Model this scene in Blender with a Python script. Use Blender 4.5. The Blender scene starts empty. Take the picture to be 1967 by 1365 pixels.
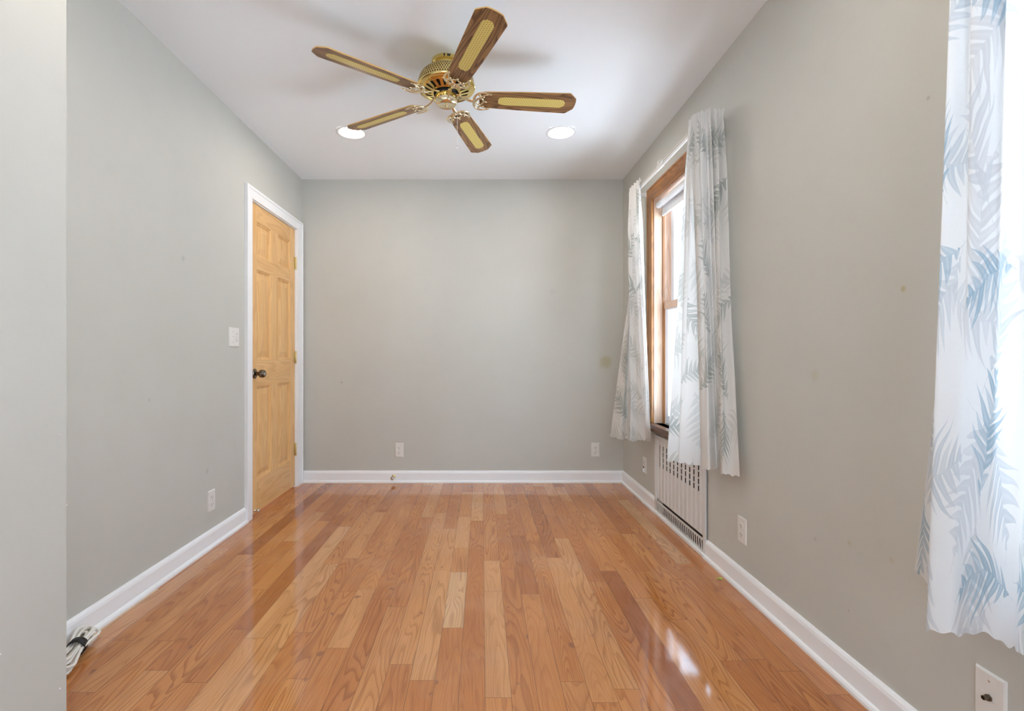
import bpy, bmesh, math, random
import numpy as np
from mathutils import Vector, Matrix
PI = math.pi
R_ = math.radians
sc = bpy.context.scene
col = sc.collection
random.seed(7)

# ------------------------------------------------------------------ camera, frame 1967 x 1365
F = 935.0; CX = 925.5; CY = 682.0; H = 1.044          # focal length in px, vanishing point, eye height
cam_d = bpy.data.cameras.new('camera'); cam = bpy.data.objects.new('camera', cam_d); col.objects.link(cam)
cam_d.sensor_fit = 'HORIZONTAL'; cam_d.sensor_width = 36; cam_d.lens = 36 * F / 1967
cam_d.shift_x = (983.5 - CX) / 1967; cam_d.shift_y = -(682.5 - CY) / 1967
cam_d.clip_start = 0.02
cam.location = (0, 0, H); cam.rotation_euler = (PI / 2, 0, 0)
sc.camera = cam

# ------------------------------------------------------------------ colour management
sc.view_settings.view_transform = 'Standard'
sc.view_settings.look = 'None'
sc.view_settings.gamma = 1
sc.view_settings.use_curve_mapping = False
sc.view_settings.exposure = 0.98
sc.cycles.use_denoising = True
sc.cycles.max_bounces = 10
sc.cycles.diffuse_bounces = 6
sc.cycles.sample_clamp_indirect = 8

# ------------------------------------------------------------------ room numbers
L = 1.479; R = 1.162; YB = 4.0; YR = -1.9; ZC = 2.488     # left wall x=-L, right wall x=R, back wall y=YB
def rwY(px, X=R): return F * X / (px - CX)                 # depth of a column of pixels on the plane x=X
def lwY(px, X=L): return F * X / (CX - px)
def zat(py, Y): return H - (py - CY) / F * Y
def xat(px, Y): return (px - CX) / F * Y

# ------------------------------------------------------------------ world: bright hazy sky over ground brightened as added upward fill for the ceiling
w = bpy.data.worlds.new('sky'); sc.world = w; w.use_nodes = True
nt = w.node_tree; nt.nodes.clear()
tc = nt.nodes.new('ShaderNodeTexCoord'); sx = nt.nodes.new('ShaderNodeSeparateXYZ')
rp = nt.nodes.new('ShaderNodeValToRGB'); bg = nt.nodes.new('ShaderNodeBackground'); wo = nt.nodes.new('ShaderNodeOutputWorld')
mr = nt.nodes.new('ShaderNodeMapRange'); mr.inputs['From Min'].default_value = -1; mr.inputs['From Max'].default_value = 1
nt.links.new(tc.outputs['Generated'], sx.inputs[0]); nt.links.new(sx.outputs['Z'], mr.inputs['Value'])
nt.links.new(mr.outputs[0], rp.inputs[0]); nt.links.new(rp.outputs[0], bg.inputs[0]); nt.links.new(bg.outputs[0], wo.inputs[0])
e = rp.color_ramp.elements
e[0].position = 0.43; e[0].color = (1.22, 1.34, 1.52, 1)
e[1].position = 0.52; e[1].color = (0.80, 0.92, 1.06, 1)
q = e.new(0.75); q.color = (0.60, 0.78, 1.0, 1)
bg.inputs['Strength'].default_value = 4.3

LAMP = 43.0       # radiance of the recessed lamps' lenses

# ================================================================== helpers
def link(o, parent=None):
    col.objects.link(o)
    if parent is not None: o.parent = parent
    return o
def tag(o, label=None, cat=None, group=None, kind=None):
    if label: o['label'] = label
    if cat: o['category'] = cat
    if group: o['group'] = group
    if kind: o['kind'] = kind
    return o
def empty(name, loc=(0, 0, 0), parent=None):
    o = bpy.data.objects.new(name, None); o.empty_display_size = .05; o.location = loc
    return link(o, parent)
def obj(name, bm, mat, parent=None, smooth=False, bevel=0, off=None, autosmooth=None, mats=None):
    bmesh.ops.recalc_face_normals(bm, faces=bm.faces)
    if off is not None:
        bmesh.ops.translate(bm, verts=bm.verts, vec=Vector(off) * -1)
    me = bpy.data.meshes.new(name); bm.to_mesh(me); bm.free()
    for m in (mats or [mat]): me.materials.append(m)
    if smooth: me.shade_smooth()
    if autosmooth is not None:
        me.shade_smooth(); me.set_sharp_from_angle(angle=R_(autosmooth))
    o = bpy.data.objects.new(name, me); link(o, parent)
    if bevel:
        b = o.modifiers.new('bevel', 'BEVEL'); b.width = bevel; b.segments = 2; b.limit_method = 'ANGLE'; b.angle_limit = R_(40)
    return o
def box(bm, x0, x1, y0, y1, z0, z1, M=None):
    v = [bm.verts.new((x, y, z)) for x in (x0, x1) for y in (y0, y1) for z in (z0, z1)]
    for a in ((0, 1, 3, 2), (4, 6, 7, 5), (0, 4, 5, 1), (2, 3, 7, 6), (0, 2, 6, 4), (1, 5, 7, 3)):
        bm.faces.new([v[i] for i in a])
    if M is not None:
        for q in v: q.co = M @ q.co
    return v
def B(*a):
    bm = bmesh.new(); box(bm, *a); return bm
def lathe(bm, prof, segs=48, M=Matrix.Identity(4), flute=None):
    rings = []
    for (r, z) in prof:
        if r < 1e-6: rings.append([bm.verts.new(M @ Vector((0, 0, z)))])
        else: rings.append([bm.verts.new(M @ Vector((r * math.cos(2 * PI * i / segs), r * math.sin(2 * PI * i / segs), z))) for i in range(segs)])
    for a, b in zip(rings, rings[1:]):
        if len(a) == 1 and len(b) == 1: continue
        for i in range(segs):
            j = (i + 1) % segs
            if len(a) == 1: bm.faces.new((a[0], b[i], b[j]))
            elif len(b) == 1: bm.faces.new((a[i], a[j], b[0]))
            else: bm.faces.new((a[i], a[j], b[j], b[i]))
def tube(bm, pts, r, segs=8, closed=False, flat=1.0, up=Vector((0, 0, 1))):
    pts = [Vector(p) for p in pts]; n = len(pts)
    rr = r if isinstance(r, (list, tuple)) else [r] * n
    rings = []
    for i, p in enumerate(pts):
        if closed: t = pts[(i + 1) % n] - pts[i - 1]
        else: t = pts[min(i + 1, n - 1)] - pts[max(i - 1, 0)]
        t.normalize()
        s = t.cross(up)
        if s.length < 1e-4: s = t.cross(Vector((1, 0, 0)))
        s.normalize(); u = s.cross(t).normalized()
        rings.append([bm.verts.new(p + rr[i] * (math.cos(2 * PI * k / segs) * s + flat * math.sin(2 * PI * k / segs) * u)) for k in range(segs)])
    m = n if closed else n - 1
    for i in range(m):
        a, b = rings[i], rings[(i + 1) % n]
        for k in range(segs):
            l = (k + 1) % segs
            bm.faces.new((a[k], a[l], b[l], b[k]))
    if not closed:
        bm.faces.new(rings[0]); bm.faces.new(rings[-1][::-1])
def spline(P, n=8):
    P = [Vector(p) for p in P]; out = []
    Q = [P[0] * 2 - P[1]] + P + [P[-1] * 2 - P[-2]]
    for i in range(1, len(Q) - 2):
        for k in range(n):
            t = k / n; a, b, c, d = Q[i - 1:i + 3]
            out.append(.5 * ((2 * b) + (c - a) * t + (2 * a - 5 * b + 4 * c - d) * t * t + (3 * b - a - 3 * c + d) * t ** 3))
    out.append(P[-1].copy()); return out
def extrude_poly(bm, pts, z0, z1, M=Matrix.Identity(4)):
    a = [bm.verts.new(M @ Vector((x, y, z0))) for x, y in pts]; b = [bm.verts.new(M @ Vector((x, y, z1))) for x, y in pts]
    bm.faces.new(a[::-1]); bm.faces.new(b)
    n = len(pts)
    for i in range(n): bm.faces.new((a[i], a[(i + 1) % n], b[(i + 1) % n], b[i]))
def cellwall(bm, us, vs, holes, d0, d1, f):
    """slab between depths d0,d1 over a grid (us,vs) with rectangular holes; f(u,v,d)->point"""
    us = sorted(set(us)); vs = sorted(set(vs)); V = {}
    def vt(i, j, d):
        k = (i, j, d)
        if k not in V: V[k] = bm.verts.new(f(us[i], vs[j], d))
        return V[k]
    def solid(i, j):
        if i < 0 or j < 0 or i >= len(us) - 1 or j >= len(vs) - 1: return False
        u = (us[i] + us[i + 1]) / 2; v = (vs[j] + vs[j + 1]) / 2
        return not any(a < u < b and c < v < d for a, b, c, d in holes)
    for i in range(len(us) - 1):
        for j in range(len(vs) - 1):
            if not solid(i, j): continue
            for d in (d0, d1): bm.faces.new([vt(i, j, d), vt(i + 1, j, d), vt(i + 1, j + 1, d), vt(i, j + 1, d)])
            for (di, dj, a, b) in ((-1, 0, (i, j), (i, j + 1)), (1, 0, (i + 1, j), (i + 1, j + 1)), (0, -1, (i, j), (i + 1, j)), (0, 1, (i, j + 1), (i + 1, j + 1))):
                if not solid(i + di, j + dj):
                    bm.faces.new([vt(*a, d0), vt(*b, d0), vt(*b, d1), vt(*a, d1)])
def holed(us0, vs0, holes):
    us = list(us0); vs = list(vs0)
    for a, b, c, d in holes: us += [a, b]; vs += [c, d]
    return us, vs

# ------------------------------------------------------------------ node shorthand
class T:
    def __init__(s, name):
        s.m = bpy.data.materials.new(name); s.m.use_nodes = True; s.t = s.m.node_tree; s.t.nodes.clear()
        s.out = s.t.nodes.new('ShaderNodeOutputMaterial')
    def n(s, kind, ins={}, **props):
        nd = s.t.nodes.new(kind)
        for k, v in props.items(): setattr(nd, k, v)
        for k, v in ins.items(): s.put(nd.inputs[k], v)
        return nd
    def put(s, sock, v):
        if isinstance(v, bpy.types.NodeSocket): s.t.links.new(v, sock)
        elif v is not None:
            if sock.type == 'RGBA' and len(v) == 3: v = (*v, 1)
            sock.default_value = v
    def ma(s, op, a, b=None, c=None, clamp=False):
        nd = s.t.nodes.new('ShaderNodeMath'); nd.operation = op; nd.use_clamp = clamp
        for i, v in enumerate((a, b, c)):
            if v is not None: s.put(nd.inputs[i], v)
        return nd.outputs[0]
    def vm(s, op, a, b=None):
        nd = s.t.nodes.new('ShaderNodeVectorMath'); nd.operation = op
        s.put(nd.inputs[0], a)
        if b is not None: s.put(nd.inputs[1], b)
        return nd.outputs[0]
    def xyz(s, v): return s.n('ShaderNodeSeparateXYZ', {0: v}).outputs
    def comb(s, x, y, z=0.0): return s.n('ShaderNodeCombineXYZ', {0: x, 1: y, 2: z}).outputs[0]
    def noise(s, v, scale=5, detail=2, rough=.5, dist=0):
        return s.n('ShaderNodeTexNoise', {'Vector': v, 'Scale': scale, 'Detail': detail, 'Roughness': rough, 'Distortion': dist}).outputs[0]
    def white(s, v): return s.n('ShaderNodeTexWhiteNoise', {'Vector': v}, noise_dimensions='3D').outputs['Color']
    def mix(s, f, a, b, mode='MIX'):
        nd = s.t.nodes.new('ShaderNodeMix'); nd.data_type = 'RGBA'; nd.blend_type = mode
        s.put(nd.inputs[0], f); s.put(nd.inputs[6], a); s.put(nd.inputs[7], b); return nd.outputs[2]
    def rng(s, v, a, b, c=0.0, d=1.0, smooth=False):
        if a > b: a, b, c, d = b, a, d, c
        nd = s.n('ShaderNodeMapRange', {'Value': v, 'From Min': a, 'From Max': b, 'To Min': c, 'To Max': d})
        if smooth: nd.interpolation_type = 'SMOOTHSTEP'
        return nd.outputs[0]
    def ramp(s, v, stops):
        nd = s.n('ShaderNodeValToRGB', {0: v}); e = nd.color_ramp.elements
        e[0].position, e[0].color = stops[0][0], (*stops[0][1], 1); e[1].position, e[1].color = stops[-1][0], (*stops[-1][1], 1)
        for p, c in stops[1:-1]: q = e.new(p); q.color = (*c, 1)
        return nd.outputs[0]
    def bump(s, h, strength=.2, dist=.01): return s.n('ShaderNodeBump', {'Height': h, 'Strength': strength, 'Distance': dist}).outputs[0]
    def P(s): return s.n('ShaderNodeTexCoord').outputs['Object']
    def G(s): return s.n('ShaderNodeNewGeometry').outputs['Position']
    def UV(s): return s.n('ShaderNodeTexCoord').outputs['UV']
    def pbr(s, **k):
        names = dict(color='Base Color', rough='Roughness', metal='Metallic', normal='Normal', spec='Specular IOR Level', coat='Coat Weight',
                     coatr='Coat Roughness', trans='Transmission Weight', ior='IOR', emit='Emission Color', es='Emission Strength', alpha='Alpha', sheen='Sheen Weight')
        nd = s.n('ShaderNodeBsdfPrincipled', {names[a]: v for a, v in k.items()})
        s.t.links.new(nd.outputs[0], s.out.inputs[0]); return s.m

def plain(name, c, rough=.5, metal=0, var=.04, nscale=30, **k):
    t = T(name)
    n = t.noise(t.P(), nscale, 3)
    c2 = tuple(max(0, x * (1 - var * 2)) for x in c)
    return t.pbr(color=t.mix(n, c2, c), rough=t.rng(n, .3, .7, rough * .9, min(1, rough * 1.1)), metal=metal, **k)

# ------------------------------------------------------------------ materials
def wall_mat(name, blobs=()):
    t = T(name); p = t.G()
    n1 = t.noise(p, 1.3, 3); n2 = t.noise(p, 9, 4)
    base = t.mix(t.rng(n1, .35, .65), (.552, .552, .512), (.582, .583, .545))
    base = t.mix(t.ma('MULTIPLY', t.rng(n2, .55, .8), .25), base, (.52, .517, .475))
    for (c, r, colr, amt) in blobs:
        d = t.n('ShaderNodeVectorMath', {0: p, 1: c}, operation='DISTANCE').outputs['Value']
        d = t.ma('ADD', d, t.ma('MULTIPLY', t.ma('SUBTRACT', t.noise(p, 14, 2), .5), r * 1.2))
        base = t.mix(t.ma('MULTIPLY', t.rng(d, r, r * .2, smooth=True), amt), base, colr)
    fine = t.noise(p, 260, 2); med = t.noise(p, 30, 2)
    h = t.ma('ADD', t.ma('MULTIPLY', fine, .25), med)
    return t.pbr(color=base, rough=.55, spec=.35, normal=t.bump(h, .12, .004))
YEL = (.42, .37, .16); GRY = (.30, .30, .29)
def bw(px, py): return (xat(px, YB), YB, zat(py, YB))
def rwp(px, py): Y = rwY(px); return (R, Y, zat(py, Y))
def lwp(px, py): Y = lwY(px); return (-L, Y, zat(py, Y))
M_back = wall_mat('wall_paint_back', [(bw(1163, 694), .075, YEL, .55), (bw(656, 734), .02, GRY, .5), (bw(1060, 560), .03, GRY, .1)])
M_left = wall_mat('wall_paint_left', [(lwp(352, 496), .018, GRY, .3), (lwp(287, 768), .012, GRY, .4), (lwp(398, 905), .02, GRY, .3)])
M_right = wall_mat('wall_paint_right', [(rwp(1735, 555), .012, YEL, .7), (rwp(1565, 720), .03, YEL, .2), (rwp(1783, 188), .008, GRY, .5), (rwp(1566, 1035), .014, GRY, .3),
                                         (rwp(1632, 1043), .012, YEL, .35), (rwp(1630, 1172), .006, GRY, .6), (rwp(1712, 1075), .012, YEL, .25)])
M_near = wall_mat('wall_paint_near')
def ceil_mat():
    t = T('ceiling_paint'); p = t.G()
    return t.pbr(color=t.mix(t.noise(p, 1.2, 3), (.86, .90, .935), (.885, .925, .96)), rough=.8, spec=.2, normal=t.bump(t.noise(p, 120, 2), .06, .004))
M_ceil = ceil_mat()
def trim_mat():
    t = T('white_trim_paint'); p = t.G()
    return t.pbr(color=t.mix(t.noise(p, 6, 3), (.88, .90, .93), (.92, .93, .955)), rough=.3, spec=.5, normal=t.bump(t.noise(p, 40, 2), .05, .003))
M_trim = trim_mat()
M_plate = plain('switch_plate_plastic', (.80, .79, .76), .35)
M_white_metal = plain('white_enamel', (.74, .74, .73), .35)
M_sash = plain('white_vinyl', (.82, .84, .87), .35)
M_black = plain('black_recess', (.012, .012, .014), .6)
M_dark = plain('dark_slot', (.03, .03, .035), .7)
M_strap = plain('black_strap', (.006, .006, .008), .6)
M_nickel = plain('brushed_nickel', (.72, .70, .68), .25, 1)
M_brassh = plain('dull_brass', (.75, .60, .30), .35, .9)

def floor_mat():
    t = T('oak_strip_floor')
    at = t.n('ShaderNodeAttribute', attribute_name='plank')
    cs = t.n('ShaderNodeSeparateColor', {0: at.outputs['Color']}).outputs
    tone, s1, s2 = cs[0], cs[1], cs[2]; plen = at.outputs['Alpha']
    uv = t.xyz(t.UV()); u, v = uv[0], uv[1]
    # warp, so that the figure wanders along a board
    sd = t.ma('MULTIPLY', s1, 173.0)
    wv = t.noise(t.comb(t.ma('MULTIPLY', u, 2.0), t.ma('MULTIPLY', v, 1.6), sd), 1, 2)
    uu = t.ma('ADD', t.ma('SUBTRACT', u, t.ma('MULTIPLY', t.ma('ADD', .2, t.ma('MULTIPLY', s2, .6)), .08)), t.ma('MULTIPLY', t.ma('SUBTRACT', wv, .5), .07))
    fig = t.noise(t.comb(t.ma('MULTIPLY', uu, 11.0), t.ma('MULTIPLY', v, 1.25), sd), 1, 1.5, .45)
    # cathedral figure: nested parabolas v - k*u^2 along the board
    par = t.ma('ADD', t.ma('MULTIPLY', t.ma('MULTIPLY', uu, uu), t.rng(s2, 0, 1, 170, 420)), t.ma('MULTIPLY', v, t.rng(s1, 0, 1, -2.6, 2.6)))
    ring = t.ma('ADD', t.ma('MULTIPLY', fig, t.rng(s2, 0, 1, 12, 22)), t.ma('MULTIPLY', par, 2.2))
    fr = t.ma('FRACT', ring)
    line = t.ma('MULTIPLY', t.rng(fr, .45, .93, smooth=True), t.rng(fr, 1.0, .95, smooth=True))
    streak = t.noise(t.comb(t.ma('MULTIPLY', uu, 330.0), t.ma('MULTIPLY', v, 5.0), sd), 1, 3, .6)
    pores = t.noise(t.comb(t.ma('MULTIPLY', u, 900.0), t.ma('MULTIPLY', v, 26.0), sd), 1, 2, .6)
    base = t.ramp(tone, [(0, (.36, .115, .032)), (.3, (.51, .190, .055)), (.6, (.60, .250, .080)), (.88, (.66, .33, .135)), (1, (.70, .43, .23))])
    c = t.mix(t.ma('MULTIPLY', line, t.rng(t.ma('FRACT', t.ma('MULTIPLY', s1, 37.0)), 0, 1, .22, .78)), base, t.mix(1.0, base, (.56, .46, .40), 'MULTIPLY'))
    c = t.mix(t.ma('MULTIPLY', t.rng(streak, .46, .70), .5), c, t.mix(1.0, c, (.60, .52, .46), 'MULTIPLY'))
    c = t.mix(t.ma('MULTIPLY', t.rng(pores, .56, .74), .22), c, t.mix(1.0, c, (.52, .44, .38), 'MULTIPLY'))
    cloud = t.noise(t.comb(t.ma('MULTIPLY', u, 8.0), t.ma('MULTIPLY', v, 2.2), sd), 1, 3)
    c = t.mix(t.ma('MULTIPLY', t.rng(cloud, .45, .7), .38), c, t.mix(1.0, c, (.66, .50, .42), 'MULTIPLY'))
    knot = t.noise(t.comb(t.ma('MULTIPLY', u, 22.0), t.ma('MULTIPLY', v, 13.0), t.ma('ADD', sd, 9.0)), 1, 1)
    c = t.mix(t.ma('MULTIPLY', t.rng(knot, .735, .80, smooth=True), .6), c, (.16, .065, .035))
    # joints
    eu = t.ma('MINIMUM', u, t.ma('SUBTRACT', .0805, u)); ev = t.ma('MINIMUM', v, t.ma('SUBTRACT', plen, v))
    ed = t.ma('MINIMUM', eu, ev)
    gap = t.rng(ed, .0013, .0005, smooth=True)
    c = t.mix(t.ma('MULTIPLY', gap, .72), c, (.10, .045, .025))
    # worn hazy finish: rough patches and fine scratches in world space
    g = t.G(); worn = t.noise(g, 2.3, 4, .6); sc1 = t.noise(t.vm('MULTIPLY', g, (60, 9, 1)), 1, 4, .7)
    c = t.mix(t.ma('MULTIPLY', t.rng(worn, .5, .72), .13), c, (.60, .42, .32))
    rough = t.ma('ADD', t.rng(worn, .35, .7, .05, .11), t.ma('MULTIPLY', t.rng(sc1, .5, .8), .08))
    h = t.ma('ADD', t.ma('MULTIPLY', gap, -1.0), t.ma('MULTIPLY', t.rng(streak, .4, .8), .12))
    h = t.ma('ADD', h, t.ma('MULTIPLY', t.noise(t.comb(t.ma('MULTIPLY', u, 20.0), t.ma('MULTIPLY', v, 3.0), sd), 1, 1), .5))
    return t.pbr(color=c, rough=rough, spec=.5, ior=1.72)
M_floor = floor_mat()

def wood_mat(name, cols, along='Z', scale=1.0, rough=.35, dark=.45, coat=.0, ringd=18):
    t = T(name); p = t.xyz(t.P())
    ax = {'X': (p[1], p[2], p[0]), 'Y': (p[0], p[2], p[1]), 'Z': (p[0], p[1], p[2])}[along]
    a = t.ma('ADD', ax[0], t.ma('MULTIPLY', ax[1], .83)); v = ax[2]
    a = t.ma('MULTIPLY', a, scale); v = t.ma('MULTIPLY', v, scale)
    fig = t.noise(t.comb(t.ma('MULTIPLY', a, 9.0), t.ma('MULTIPLY', v, .9), 3.1), 1, 2, .5)
    fr = t.ma('FRACT', t.ma('MULTIPLY', fig, float(ringd)))
    line = t.ma('MULTIPLY', t.rng(fr, .2, .85, smooth=True), t.rng(fr, 1.0, .9, smooth=True))
    streak = t.noise(t.comb(t.ma('MULTIPLY', a, 230.0), t.ma('MULTIPLY', v, 4.0), 1.0), 1, 3, .6)
    c = t.ramp(t.noise(t.comb(t.ma('MULTIPLY', a, 14.0), t.ma('MULTIPLY', v, 1.5), 7.0), 1, 3), [(.3, cols[0]), (.7, cols[1])])
    c = t.mix(t.ma('MULTIPLY', line, dark), c, cols[2])
    c = t.mix(t.ma('MULTIPLY', t.rng(streak, .5, .75), dark * .7), c, cols[2])
    return t.pbr(color=c, rough=rough, spec=.5, coat=coat, coatr=.15, normal=t.bump(streak, .05, .002))
M_pine = wood_mat('clear_pine', [(.78, .46, .18), (.86, .56, .26), (.58, .30, .11)], 'Z', rough=.38, dark=.38, ringd=12)
M_pine_h = wood_mat('clear_pine_rail', [(.76, .44, .17), (.84, .54, .25), (.56, .29, .11)], 'Y', rough=.38, dark=.38, ringd=12)
M_oakstain = wood_mat('stained_window_wood', [(.36, .15, .045), (.46, .21, .07), (.20, .075, .022)], 'Z', rough=.3, dark=.5)
M_oakstain_h = wood_mat('stained_window_wood_head', [(.36, .15, .045), (.46, .21, .07), (.20, .075, .022)], 'Y', rough=.3, dark=.5)
M_jamb = wood_mat('pale_worn_jamb', [(.62, .42, .30), (.72, .54, .42), (.42, .22, .12)], 'Z', rough=.45, dark=.35)
M_stool = wood_mat('dark_walnut_stool', [(.12, .055, .03), (.17, .08, .045), (.05, .02, .012)], 'Y', rough=.3, dark=.5)
M_blade = wood_mat('walnut_blade', [(.25, .12, .04), (.37, .20, .08), (.06, .024, .012)], 'X', scale=1.5, rough=.35, dark=.75, ringd=16)
M_bladeedge = plain('pale_blade_edge', (.62, .38, .14), .4)

def cane_mat():
    t = T('woven_cane'); p = t.xyz(t.P())
    def grid(a, s, sh): 
        f = t.ma('FRACT', t.ma('ADD', t.ma('MULTIPLY', a, s), sh)); return t.ma('ABSOLUTE', t.ma('SUBTRACT', f, .5))
    row = t.ma('FLOOR', t.ma('MULTIPLY', p[1], 105.0))
    sh = t.ma('MULTIPLY', t.ma('MODULO', row, 2.0), .5)
    dx = t.ma('DIVIDE', grid(p[0], 85.0, sh), 1.0); dy = grid(p[1], 105.0, 0.0)
    d = t.ma('ADD', t.ma('MULTIPLY', dx, dx), t.ma('MULTIPLY', dy, dy))
    hole = t.rng(d, .075, .04, smooth=True)
    c = t.mix(hole, (.70, .56, .17), (.36, .25, .06))
    return t.pbr(color=c, rough=.4, spec=.5, normal=t.bump(hole, -.3, .002))
M_cane = cane_mat()
def brass(name, perf=False):
    t = T(name); p = t.P(); x = t.xyz(p)
    n = t.noise(p, 30, 2)
    c = t.mix(n, (.80, .62, .22), (.86, .70, .32))
    if perf:
        ang = t.ma('ARCTAN2', x[1], x[0]); a = t.ma('MULTIPLY', ang, 72 / (2 * PI)); zz = t.ma('MULTIPLY', x[2], 95.0)
        sh = t.ma('MULTIPLY', t.ma('ABSOLUTE', t.ma('MODULO', t.ma('FLOOR', zz), 2.0)), .5)
        fx = t.ma('ABSOLUTE', t.ma('SUBTRACT', t.ma('FRACT', t.ma('ADD', a, sh)), .5)); fz = t.ma('ABSOLUTE', t.ma('SUBTRACT', t.ma('FRACT', zz), .5))
        d = t.ma('ADD', t.ma('MULTIPLY', t.ma('MULTIPLY', fx, fx), 1.8), t.ma('MULTIPLY', t.ma('MULTIPLY', fz, fz), .9))
        hole = t.rng(d, .22, .15, smooth=True)
        c = t.mix(hole, c, (.10, .07, .02))
        return t.pbr(color=c, metal=t.rng(hole, 0, 1, 1, .2), rough=t.rng(hole, 0, 1, .2, .7))
    return t.pbr(color=c, metal=1.0, rough=.14)
M_brass = brass('polished_brass'); M_perf = brass('perforated_brass', True)
M_arm = plain('pale_brass_scroll', (.84, .74, .52), .16, 1)

def emis(name, c, s):
    t = T(name)
    e = t.n('ShaderNodeEmission', {'Color': c, 'Strength': s}); t.t.links.new(e.outputs[0], t.out.inputs[0]); return t.m
M_lamp = emis('lamp_lens_glow', (1.0, .88, .74), LAMP)

def glass_mat():
    t = T('window_glass')
    tr = t.n('ShaderNodeBsdfTransparent', {'Color': (.96, .98, .98)}); gl = t.n('ShaderNodeBsdfGlossy', {'Roughness': .02})
    f = t.n('ShaderNodeFresnel', {'IOR': 1.45}); back = t.n('ShaderNodeNewGeometry').outputs['Backfacing']
    mx = t.n('ShaderNodeMixShader', {0: t.ma('MULTIPLY', f.outputs[0], t.ma('SUBTRACT', 1.0, back)), 1: tr.outputs[0], 2: gl.outputs[0]})
    t.t.links.new(mx.outputs[0], t.out.inputs[0]); return t.m
M_glass = glass_mat()

def curtain_mat(name, base, cols, trans=.5):
    t = T(name); uv = t.UV()
    wob = t.n('ShaderNodeTexNoise', {'Vector': uv, 'Scale': 7, 'Detail': 1}).outputs['Color']
    uvw = t.vm('ADD', uv, t.vm('MULTIPLY', t.vm('SUBTRACT', wob, (.5, .5, .5)), (.06, .06, 0)))
    c = t.mix(t.noise(uv, 6, 2), base, tuple(b * .97 for b in base))
    for k, (scale, seed, colr, amt, dens) in enumerate(cols):
        p = t.vm('ADD', t.vm('MULTIPLY', uvw, (scale, scale, 0)), (seed, seed * 1.7, 0))
        cell = t.vm('FLOOR', p); f = t.vm('SUBTRACT', t.vm('FRACTION', p), (.5, .5, 0))
        rn = t.xyz(t.white(t.vm('ADD', cell, (seed * 3.1, 0, seed))))
        fx = t.xyz(f)
        ang = t.ma('MULTIPLY', rn[0], 2 * PI); ca = t.ma('COSINE', ang); sa = t.ma('SINE', ang)
        x = t.ma('ADD', t.ma('MULTIPLY', fx[0], ca), t.ma('MULTIPLY', fx[1], sa))
        y = t.ma('SUBTRACT', t.ma('MULTIPLY', fx[1], ca), t.ma('MULTIPLY', fx[0], sa))
        y = t.ma('ADD', y, t.ma('MULTIPLY', t.ma('SUBTRACT', t.ma('MULTIPLY', x, x), .05), t.rng(rn[1], 0, 1, -.75, .75)))
        ay = t.ma('ABSOLUTE', y); side = t.ma('SIGN', y)
        s = t.ma('SUBTRACT', t.ma('SUBTRACT', x, t.ma('MULTIPLY', ay, .55)), t.ma('MULTIPLY', t.ma('MULTIPLY', ay, ay), 1.1))
        nl = 9.5
        sq = t.ma('ADD', t.ma('MULTIPLY', s, nl), t.ma('MULTIPLY', side, .25))
        ph = t.ma('ABSOLUTE', t.ma('SUBTRACT', t.ma('FRACT', sq), .5))
        tt = t.ma('ADD', t.ma('MULTIPLY', s, 1 / .86), .5, clamp=True)          # 0 at base .. 1 at tip
        rl = t.xyz(t.white(t.comb(t.ma('FLOOR', sq), side, rn[2])))[0]
        env = t.ma('MULTIPLY', t.ma('SINE', t.ma('MULTIPLY', t.ma('POWER', tt, .8), PI)), t.rng(rl, 0, 1, .21, .33))
        q = t.ma('DIVIDE', ay, t.ma('MAXIMUM', env, .004))
        wd = t.ma('MULTIPLY', t.ma('SUBTRACT', 1.0, t.ma('POWER', q, 1.7)), .43)
        leaf = t.rng(t.ma('SUBTRACT', wd, ph), -.015, .05, smooth=True)
        rach = t.ma('MULTIPLY', t.rng(ay, .010, .004, smooth=True), t.ma('LESS_THAN', t.ma('ABSOLUTE', x), .42))
        inside = t.ma('LESS_THAN', t.ma('MAXIMUM', t.ma('ABSOLUTE', fx[0]), t.ma('ABSOLUTE', fx[1])), .492)
        m = t.ma('MULTIPLY', t.ma('MAXIMUM', leaf, rach), inside)
        m = t.ma('MULTIPLY', m, t.ma('GREATER_THAN', t.xyz(t.white(t.vm('ADD', cell, (seed, 7.7, 0))))[1], 1 - dens))
        shade = t.rng(rl, 0, 1, .55, 1.0)
        midrib = t.rng(ph, .0, .16, .72, 1.0)
        m = t.ma('MULTIPLY', m, t.ma('MULTIPLY', t.ma('MULTIPLY', shade, midrib), amt))
        c = t.mix(m, c, colr)
    g = t.xyz(uv)
    thr = t.noise(t.comb(t.ma('MULTIPLY', g[0], 25.0), t.ma('MULTIPLY', g[1], 420.0), 0.0), 1, 3, .7)
    thr2 = t.noise(t.comb(t.ma('MULTIPLY', g[0], 420.0), t.ma('MULTIPLY', g[1], 25.0), 4.0), 1, 3, .7)
    th = t.ma('ADD', thr, thr2)
    c = t.mix(t.ma('MULTIPLY', t.rng(th, .9, 1.3), .07), c, (.5, .5, .5))
    nb = t.bump(th, .12, .0015)
    df = t.n('ShaderNodeBsdfDiffuse', {'Color': c, 'Normal': nb}); tr = t.n('ShaderNodeBsdfTranslucent', {'Color': c, 'Normal': nb})
    mx = t.n('ShaderNodeMixShader', {0: trans, 1: df.outputs[0], 2: tr.outputs[0]})
    t.t.links.new(mx.outputs[0], t.out.inputs[0]); return t.m
M_cur1 = curtain_mat('palm_print_curtain', (.80, .79, .77), [(2.9, 3.3, (.60, .60, .57), .85, .85), (3.3, 11.7, (.52, .54, .50), .85, .75), (3.1, 27.2, (.60, .61, .60), .8, .8), (3.6, 21.2, (.34, .38, .36), .85, .5)], .24)
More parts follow.
